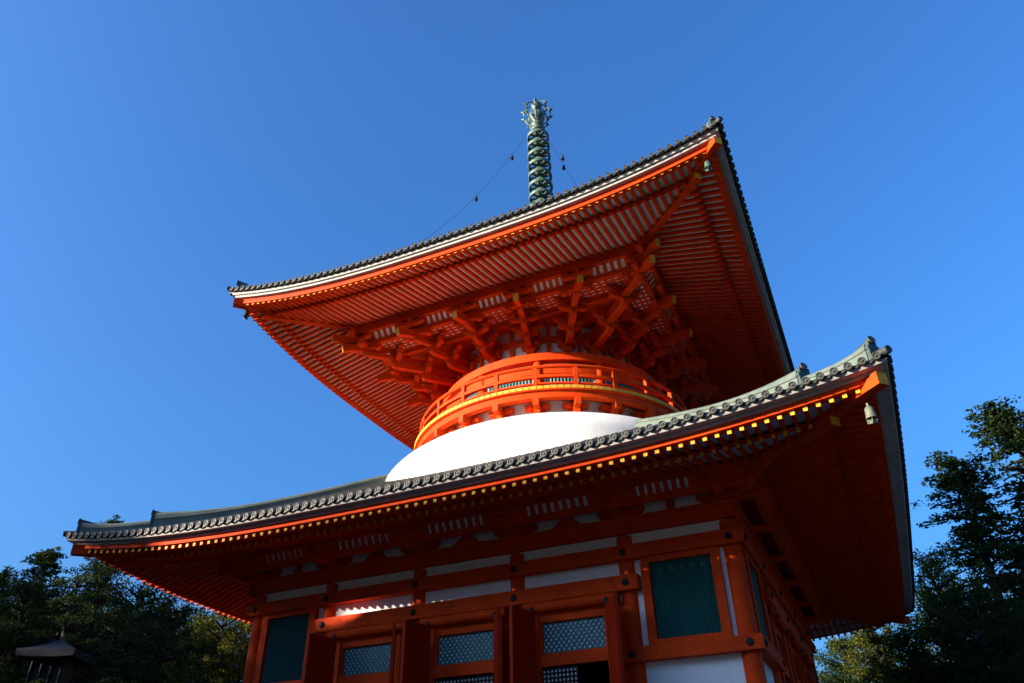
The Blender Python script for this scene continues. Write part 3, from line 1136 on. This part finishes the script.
for q in range(8):
    t = 2 * pi * q / 8 + 0.3
    arm_ = MB()
    pts = []
    for (r, z) in ((0.45, zz + 0.95), (0.85, zz + 1.25), (1.12, zz + 1.8), (1.20, zz + 2.5), (1.05, zz + 3.15), (0.75, zz + 3.5), (0.40, zz + 3.65)):
        pts.append((r * cos(t), r * sin(t), z))
    arm_.tube(pts, [0.06, 0.07, 0.075, 0.075, 0.07, 0.06, 0.05], 6)
    for (r, z) in ((1.14, zz + 1.85), (1.17, zz + 2.8)):
        arm_.tube([(r * cos(t), r * sin(t), z), ((r + .14) * cos(t), (r + .14) * sin(t), z + 0.04), ((r + .26) * cos(t), (r + .26) * sin(t), z + 0.10)], [0.15, 0.11, 0.03], 6)
    arm_.build('flame_arm', M['bronze'], sp)

def chain_pts(sx, sy, n=24):
    a = Vector((sx * 0.78, sy * 0.78, 52.3))
    c = Vector((sx * 13.0, sy * 13.0, U.rz(13.0, 13.0) + 0.9))
    return [a.lerp(c, i / n) - Vector((0, 0, 4.2 * 4 * (i / n) * (1 - i / n))) for i in range(n + 1)]

for sx, sy in ((1, 1), (1, -1), (-1, -1), (-1, 1)):
    ch = MB()
    ch.tube([tuple(p) for p in chain_pts(sx, sy)], 0.013, 5)
    ch.build('chain', M['belldark'], sp)

# ------------------------------------------------------------------ wind bells (each hangs from the roof or a chain)
def bell_mesh(h, r):
    m = MB()
    m.tube([(0, 0, 0), (0, 0, -0.18 * h)], 0.06 * h, 6)
    m.lathe([(0.0, -0.16 * h), (r * .55, -0.18 * h), (r * .8, -0.26 * h), (r * .88, -0.5 * h), (r, -0.72 * h), (r * 1.08, -0.76 * h), (r * .9, -0.76 * h), (r * .7, -0.3 * h)], 16)
    return m

def wind_bell(loc, h, r, mats, label, group, parts=True):
    root = empty('wind_bell', loc)
    tag(root, label, 'bell', group)
    bell_mesh(h, r).build('bell_body', mats, root)
    c = MB()
    c.tube([(0, 0, -0.5 * h), (0, 0, -0.86 * h)], 0.03 * h, 6)
    for t in (0, pi / 2):
        c.bar((cos(t) * r * .95, sin(t) * r * .95, -0.90 * h), (-cos(t) * r * .95, -sin(t) * r * .95, -0.90 * h), 0.02, 0.2 * h)
    c.build('clapper', mats, root)
    return root

def hip_under(R, s):
    return R.zf(s, s) - 0.12

bg = 'bronze wind bells under the roof corners'
wind_bell((17.72, -17.72, 13.30), 0.72, 0.17, M['bell'], 'large pale bronze bell hanging under the right tip of the lower roof', bg)
wind_bell((14.25, -14.25, U.zf(14.2, 14.2) - 0.1), 0.75, 0.17, M['bronze'], 'bronze bell hanging under the right tip of the upper roof', bg)
wind_bell((-14.4, -14.4, U.zf(14.4, 14.4) - 0.1), 0.80, 0.17, M['belldark'], 'dark bell hanging under the left tip of the upper roof', bg)
cg = 'small bells strung on the spire chains'
pl_ = chain_pts(-1, -1)
pr_ = chain_pts(1, -1)
pb_ = chain_pts(1, 1)
for pts, i_, lab in ((pl_, 1.9, 'tiny bell nearest the spire on the left chain'), (pl_, 6.2, 'tiny bell lower down the left chain'),
                     (pb_, 1.6, 'tiny bell close beside the spire on its right side'), (pr_, 4.6, 'tiny lowest bell right of the spire just above the eave tiles'),
                     (pb_, 4.2, 'tiny bell right of the spire, upper of the two hanging away from it')):
    p_ = pts[int(i_)].lerp(pts[int(i_) + 1], i_ - int(i_))
    wind_bell((p_.x, p_.y, p_.z + 0.05), 0.62, 0.14, M['belldark'], lab, cg)

# ------------------------------------------------------------------ trees
def rnd_dir(rg):
    while True:
        p = Vector((rg.uniform(-1, 1), rg.uniform(-1, 1), rg.uniform(-1, 1)))
        if 0.05 < p.length < 1:
            return p.normalized()

def leaf_clump(mb, c, rx, rz, n, size, rg):
    for _ in range(n):
        d_ = rnd_dir(rg)
        k = rg.random() ** 0.45
        p = Vector((c.x + d_.x * rx * k, c.y + d_.y * rx * k, c.z + d_.z * rz * k))
        nrm = (rnd_dir(rg) + Vector((0, 0, 0.5))).normalized()
        a = nrm.cross(rnd_dir(rg)).normalized()
        b_ = nrm.cross(a)
        s = size * rg.uniform(0.6, 1.35)
        e1 = a * s
        e2 = b_ * s * rg.uniform(0.45, 0.8)
        mb.add([p - e1, p - e2 * 0.9 + e1 * 0.1, p + e1, p + e2 + e1 * 0.1], [(0, 1, 2, 3)])

def tree_meshes(seed, kind):
    """unit-agnostic tree about 20 m tall: returns trunk and crown meshes"""
    rg = random.Random(seed)
    H = 20.0
    tr, cr = MB(), MB()
    lean = rg.uniform(-0.4, 0.4)
    tpts = [(lean * (i / 8) ** 2 + rg.uniform(-.08, .08) * i / 4, rg.uniform(-.08, .08) * i / 4, H * 0.97 * i / 8) for i in range(9)]
    tr.tube(tpts, [0.42 * (1 - i / 8.6) + 0.02 for i in range(9)], 9)
    def axis(z):
        i = min(7, int(z / (H * 0.97) * 8))
        a, c = Vector(tpts[i]), Vector(tpts[i + 1])
        return a.lerp(c, max(0, min(1, (z - a.z) / (c.z - a.z))))
    if kind == 'cypress':        # tall conifer with ragged layered tufts
        z, low, wmax, dz = 0.12 * H, 0.12 * H, 3.7, 0.85
    elif kind == 'broad':
        z, low, wmax, dz = 0.22 * H, 0.22 * H, 6.2, 0.75
    else:                         # pine: flat layered pads
        z, low, wmax, dz = 0.30 * H, 0.30 * H, 5.4, 1.25
    while z < H * 0.985:
        t = (z - low) / (H - low)
        if kind == 'cypress':
            w = wmax * (1 - t) ** 0.85 * (0.7 + 0.55 * rg.random()) + 0.15
        elif kind == 'broad':
            w = wmax * (sin(pi * (0.18 + 0.80 * t)) ** 0.75) * (0.75 + 0.4 * rg.random()) + 0.3
        else:
            w = wmax * (1 - 0.75 * t) * (0.65 + 0.5 * rg.random())
        nb_ = rg.randint(4, 6) if kind == 'cypress' else rg.randint(3, 5) if kind != 'pine' else rg.randint(3, 4)
        a0 = rg.uniform(0, 2 * pi)
        for q in range(nb_):
            ang = a0 + 2 * pi * q / nb_ + rg.uniform(-.45, .45)
            ln = w * rg.uniform(0.6, 1.12)
            s = axis(z)
            rise = {'cypress': 0.02, 'broad': 0.35, 'pine': 0.12}[kind] * ln
            e_ = s + Vector((cos(ang) * ln, sin(ang) * ln, rise + rg.uniform(-.3, .3)))
            mid = s.lerp(e_, 0.5) + Vector((0, 0, 0.12 * ln * (1 if kind != 'broad' else 0.4)))
            tr.tube([s, mid, e_], [0.09 + 0.02 * ln, 0.06 + 0.006 * ln, 0.025], 5)
            m = max(2, int(ln / (0.85 if kind == 'cypress' else 1.15)))
            for j in range(m):
                f = (j + 1.0) / m
                if f < 0.3 and rg.random() < 0.6:
                    continue
                c = s.lerp(mid, f * 2) if f < 0.5 else mid.lerp(e_, f * 2 - 1)
                c = c + Vector((rg.uniform(-.45, .45), rg.uniform(-.45, .45), rg.uniform(-.2, .3)))
                if kind == 'cypress':
                    kk = 0.40 + 0.60 * (1 - t)
                    for _s in range(3):
                        c2 = c + Vector((rg.gauss(0, .38), rg.gauss(0, .38), rg.gauss(0, .16))) * (0.5 + 0.5 * kk)
                        leaf_clump(cr, c2, 0.40 * rg.uniform(.5, 1.3), 0.15, int(30 * (0.5 + 0.5 * kk)), 0.085, rg)
                elif kind == 'broad':
                    leaf_clump(cr, c, 0.95 * rg.uniform(.6, 1.25), 0.60, 110, 0.115, rg)
                else:
                    leaf_clump(cr, c, 1.0 * rg.uniform(.6, 1.3), 0.27, 100, 0.11, rg)
        z += dz * rg.uniform(0.7, 1.3) * (0.45 + 0.65 * (1 - t) if kind == 'cypress' else 1)
    leaf_clump(cr, Vector(tpts[-1]), 0.28, 0.7, 70, 0.10, rg)
    return tr.mesh('trunk', M['bark']), cr

LIB = {}
for kind, seeds in (('cypress', (3, 8, 21)), ('broad', (5, 12)), ('pine', (7, 17))):
    for s_ in seeds:
        LIB[(kind, s_)] = tree_meshes(s_, kind)
CROWN = {}

def crown_mesh(key, leaf):
    if (key, leaf) not in CROWN:
        CROWN[(key, leaf)] = LIB[key][1].mesh('crown', M[leaf])
    return CROWN[(key, leaf)]

def pix_ground(u, v, dist):
    """the point at horizontal distance dist from the photographer seen along pixel (u, v)"""
    dcam = Vector(((u - 512) / 759.56, -(v - 341.5) / 759.56, -1))
    dw = cam.matrix_world.to_3x3() @ dcam
    t = dist / hypot(dw.x, dw.y)
    return CAM + dw * t

def tree(name, u, v, dist, key, leaf, label, wide=1.0, rot=0.0, group='evergreen trees around the temple court'):
    """(u, v) is where the top of the tree shows"""
    top = pix_ground(u, v, dist)
    return tree_at(name, top.x, top.y, top.z, key, leaf, label, wide, rot, group)

def tree_at(name, x, y, h, key, leaf, label, wide=1.0, rot=0.0, group='evergreen trees around the temple court'):
    s = h / 20.0
    root = empty(name, (x, y, 0))
    root.rotation_euler = (0, 0, rot)
    root.scale = (s * wide, s * wide, s)
    tag(root, label, 'tree', group)
    t = bpy.data.objects.new('trunk', LIB[key][0]); COL.objects.link(t); t.parent = root
    c = bpy.data.objects.new('crown', crown_mesh(key, leaf)); COL.objects.link(c); c.parent = root
    return root

# left of the pagoda
tree('conifer', 8, 566, 62, ('cypress', 3), 'leaf_dark', 'dark conifer cut by the left edge of the photo', 1.2, 0.3)
tree('conifer', 57, 549, 66, ('cypress', 8), 'leaf_dark', 'tallest dark conifer left of the lower roof tip, its ragged top against the sky', 1.15, 1.0)
tree('evergreen_tree', 30, 583, 58, ('broad', 5), 'leaf_olive', 'olive tree below the dip between the two leftmost conifer tops', 0.8, 2.0)
tree('pine_tree', 82, 572, 55, ('pine', 7), 'leaf_olive', 'olive pine just below the left tip of the lower roof', 0.9, 0.5)
tree('pine_tree', 108, 565, 60, ('pine', 17), 'leaf_dark', 'loose dark pine with sky gaps under the left end of the lower eave', 0.9, 2.2)
tree('evergreen_tree', 140, 586, 64, ('broad', 12), 'leaf_dark', 'dark bushy tree halfway between left roof tip and corner pillar', 0.9, 1.2)
tree('evergreen_tree', 178, 603, 58, ('broad', 5), 'leaf_dark', 'dark leafy tree with small sky holes left of the corner pillar', 0.9, 4.0)
tree('evergreen_tree', 225, 606, 52, ('broad', 12), 'leaf_sunlit', 'tree tinted sunlit yellow-green directly beside the left corner pillar', 0.7, 2.6)
tree('pine_tree', 205, 640, 42, ('pine', 7), 'leaf_olive', 'low spreading pine in front of the sunlit-tinted tree by the left pillar', 1.3, 3.3)
tree('pine_tree', 130, 640, 46, ('pine', 17), 'leaf_dark', 'low dark pine right of the small hall roof', 1.3, 5.0)
tree('conifer', 117, 517, 100, ('cypress', 8), 'leaf_dark', 'far tree whose small round top peeps over the left end of the lower roof ridge', 0.75, 0.0)
for i, (u, v, d, key, lf, lab) in enumerate((
        (-20, 590, 84, ('broad', 5), 'leaf_dark', 'dark broad tree in the back row at the left edge of the photo'),
        (38, 600, 88, ('broad', 12), 'leaf_dark', 'dark broad tree of the back row behind the tallest left conifer'),
        (92, 596, 82, ('broad', 5), 'leaf_olive', 'olive broad tree of the back row behind the two pines by the roof tip'),
        (150, 612, 86, ('broad', 12), 'leaf_dark', 'dark broad tree of the back row in the middle of the left grove'),
        (200, 622, 80, ('broad', 5), 'leaf_dark', 'dark broad tree of the back row behind the low spreading pine'),
        (248, 622, 84, ('broad', 12), 'leaf_olive', 'olive tree of the back row half hidden by the left corner pillar'))):
    tree('evergreen_tree', u, v, d, key, lf, lab, 1.15, 0.7 + i)
tree('pine_tree', 64, 606, 57, ('pine', 7), 'leaf_dark', 'dark pine directly behind the small belfry', 1.2, 4.2)
tree('evergreen_tree', 110, 612, 98, ('broad', 12), 'leaf_dark', 'wide dark tree farthest back in the middle of the left grove', 1.8, 2.2)
tree('evergreen_tree', 190, 628, 98, ('broad', 5), 'leaf_dark', 'wide dark tree farthest back, nearest the left corner pillar', 1.8, 0.2)
tree('evergreen_tree', 10, 606, 98, ('broad', 12), 'leaf_dark', 'wide dark tree farthest back at the left edge of the photo', 1.8, 5.2)
# right of the pagoda
tree('conifer', 1010, 402, 78, ('cypress', 21), 'leaf_dark', 'tall dark conifer at the right edge of the photo, highest of all trees', 1.5, 0.4)
tree('conifer', 948, 452, 74, ('cypress', 3), 'leaf_dark', 'dark conifer left of the tallest one, with sky between it and the roof edge', 1.4, 1.6)
tree('evergreen_tree', 925, 556, 66, ('broad', 12), 'leaf_sunlit', 'tree tinted sunlit yellow-green right beside the right edge of the lower roof', 0.7, 0.8)
tree('conifer', 1008, 545, 62, ('cypress', 8), 'leaf_dark', 'dark conifer in front of the tallest tree at the right edge', 1.5, 2.4)
tree('evergreen_tree', 965, 590, 58, ('broad', 5), 'leaf_dark', 'dark bushy tree below the slim conifer on the right', 0.9, 3.0)
tree('evergreen_tree', 868, 612, 72, ('broad', 12), 'leaf_sunlit', 'leafy tree tinted sunlit yellow-green under the far right corner of the lower roof', 0.9, 4.4)
tree('evergreen_tree', 905, 632, 60, ('broad', 5), 'leaf_sunlit', 'tree tinted sunlit yellow-green in front of the trees right of the pagoda wall', 0.9, 5.1)
tree('evergreen_tree', 840, 640, 80, ('broad', 5), 'leaf_dark', 'dark tree showing right beside the far corner pillar', 0.9, 1.1)

for i, (u, v, d, key, lf, lab) in enumerate((
        (940, 590, 92, ('broad', 12), 'leaf_olive', 'olive broad tree of the back row right of the lower roof edge'),
        (1000, 612, 90, ('broad', 5), 'leaf_dark', 'dark broad tree of the back row behind the tallest right conifer'),
        (870, 636, 96, ('broad', 5), 'leaf_dark', 'dark broad tree of the back row under the far right roof corner'))):
    tree('evergreen_tree', u, v, d, key, lf, lab, 1.15, 0.4 + i)

# ------------------------------------------------------------------ small hall on the left
def hip_hall(name, x, y, rot, hw, hd, z_eave, z_top, ridge_half, label, cat, roofmat, overhang=1.6):
    root = empty(name, (x, y, 0))
    root.rotation_euler = (0, 0, rot)
    tag(root, label, cat)
    r = MB()
    n = 8
    ew, ed = hw + overhang, hd + overhang
    rings = []
    for i in range(n + 1):
        t = i / n
        zz = z_eave + (z_top - z_eave) * (0.72 * t + 0.28 * t * t)
        sx = ew + (ridge_half - ew) * t
        sy = ed + (0.12 - ed) * t
        ring_ = []
        for (ax, ay) in ((-1, -1), (-.5, -1), (0, -1), (.5, -1), (1, -1), (1, 0), (1, 1), (.5, 1), (0, 1), (-.5, 1), (-1, 1), (-1, 0)):
            lift_ = (0.5 if hw > 3 else 0.06) * (1 - t) ** 2 if abs(ax) == 1 and abs(ay) == 1 else 0
            ring_.append((ax * sx, ay * sy, zz + lift_))
        rings.append(ring_)
    K = 12
    under = [(p[0] * .98, p[1] * .98, p[2] - 0.35) for p in rings[0]]
    allr = [under] + rings
    vs = [p for q in allr for p in q]
    fs = []
    for i in range(len(allr) - 1):
        for j in range(K):
            fs.append((i * K + j, i * K + (j + 1) % K, (i + 1) * K + (j + 1) % K, (i + 1) * K + j))
    fs.append(tuple(range(K))[::-1])
    fs.append(tuple((len(allr) - 1) * K + j for j in range(K)))
    r.add(vs, fs)
    ro = r.build('roof', roofmat, root)
    rd = MB()
    rd.box(-ridge_half - .2, ridge_half + .2, -0.3, 0.3, z_top - 0.15, z_top + 0.12)
    if hw > 3:
        rd.build('ridge', roofmat, ro)
    w = MB()
    w.box(-hw, hw, -hd, hd, 0, z_eave + 0.2)
    w.build('wall', M['wood'], root)
    m = max(3, int(hw / 1.8))
    for i in range(m + 1):
        for sy in (-1, 1):
            p = MB()
            p.lathe([(0.22, 0.0), (0.2, z_eave)] if hw > 3 else [(0.11, 0.0), (0.10, z_eave)], 12, -hw + 2 * hw * i / m, sy * (hd + (0.25 if hw > 3 else 0.02)))
            p.build('pillar', M['wood'] if hw > 3 else M['blackwood'], root)
    return root

pt = pix_ground(62, 641, 52)
hip_hall('bell_tower', pt.x, pt.y, 0.5, 0.8, 0.8, pt.z - 0.75, pt.z, 0.15, 'small belfry with a dark blue-grey hipped roof among the trees at lower left', 'belfry', M['slate'], 0.75)

# ------------------------------------------------------------------ unseen hall and trees added to cast shade and block sky
DS = 50.0
SH = Vector((sin(SUN_AZ), cos(SUN_AZ)))
def shade_pt(xe, ze, D=DS):
    return xe + SH.x * D, -12.0 + SH.y * D, ze + D * math.tan(SUN_EL)
xa, ya, za = shade_pt(-4.6, 10.66)  # added hall: ridge height set so its shadow edge crosses the facade
xb, yb, zb = shade_pt(22.0, 10.66)
hip_hall('shade_hall', (xa + xb) / 2, ya, 0.0, (xb - xa) / 2 + 7, 11, 11.5, za - 0.12, (xb - xa) / 2 - 0.2,
         'unseen hall added out of view on the left to cast shade', 'hall', M['tile'], 3.0)
for i, (xe, ze, key, wd) in enumerate(((-9.6, 10.9, ('broad', 5), 0.75), (-13.5, 11.2, ('broad', 12), 0.9), (-18.5, 11.4, ('broad', 5), 0.9))):
    x_, y_, z_ = shade_pt(xe + 0.7, ze, 52)
    tree_at('evergreen_tree', x_, y_, z_ + 0.9, key, 'leaf_dark', 'unseen broad evergreen added beside the shade hall to cast shade', wd, i * 1.3)  # added crowns shade the left bays and leave a sunlit notch
for i, (xe, ze, key, wd) in enumerate(((-27, 15, ('cypress', 3), 1.2), (-34, 19, ('cypress', 8), 1.3), (-41, 20, ('broad', 12), 1.0), (-48, 20, ('cypress', 21), 1.3),
                                       (-56, 20, ('broad', 5), 1.0), (-64, 21, ('cypress', 3), 1.3))):
    x_, y_, z_ = shade_pt(xe, ze, 44)
    tree_at('evergreen_tree', x_, y_, z_, key, 'leaf_dark', 'unseen tall evergreen added out of view on the left to cast shade', wd, i * 0.9)  # added to keep the left grove in shade
for i, (x_, y_, h_, key) in enumerate(((-6, -76, 25, ('broad', 5)), (6, -72, 25, ('cypress', 3)), (17, -70, 26, ('broad', 12)), (28, -68, 26, ('cypress', 8)), (39, -63, 27, ('broad', 5)),
                                       (48, -55, 27, ('broad', 12)), (54, -44, 27, ('cypress', 21)), (58, -32, 27, ('broad', 5)), (60, -19, 26, ('broad', 12)), (62, -6, 25, ('cypress', 3)))):
    tree_at('evergreen_tree', x_, y_, h_, key, 'leaf_dark', 'unseen tall evergreen added behind the camera to block sky light', 1.15 if key[0] == 'broad' else 2.0, i * 1.1)  # added to cut sky light on the facade and soffits
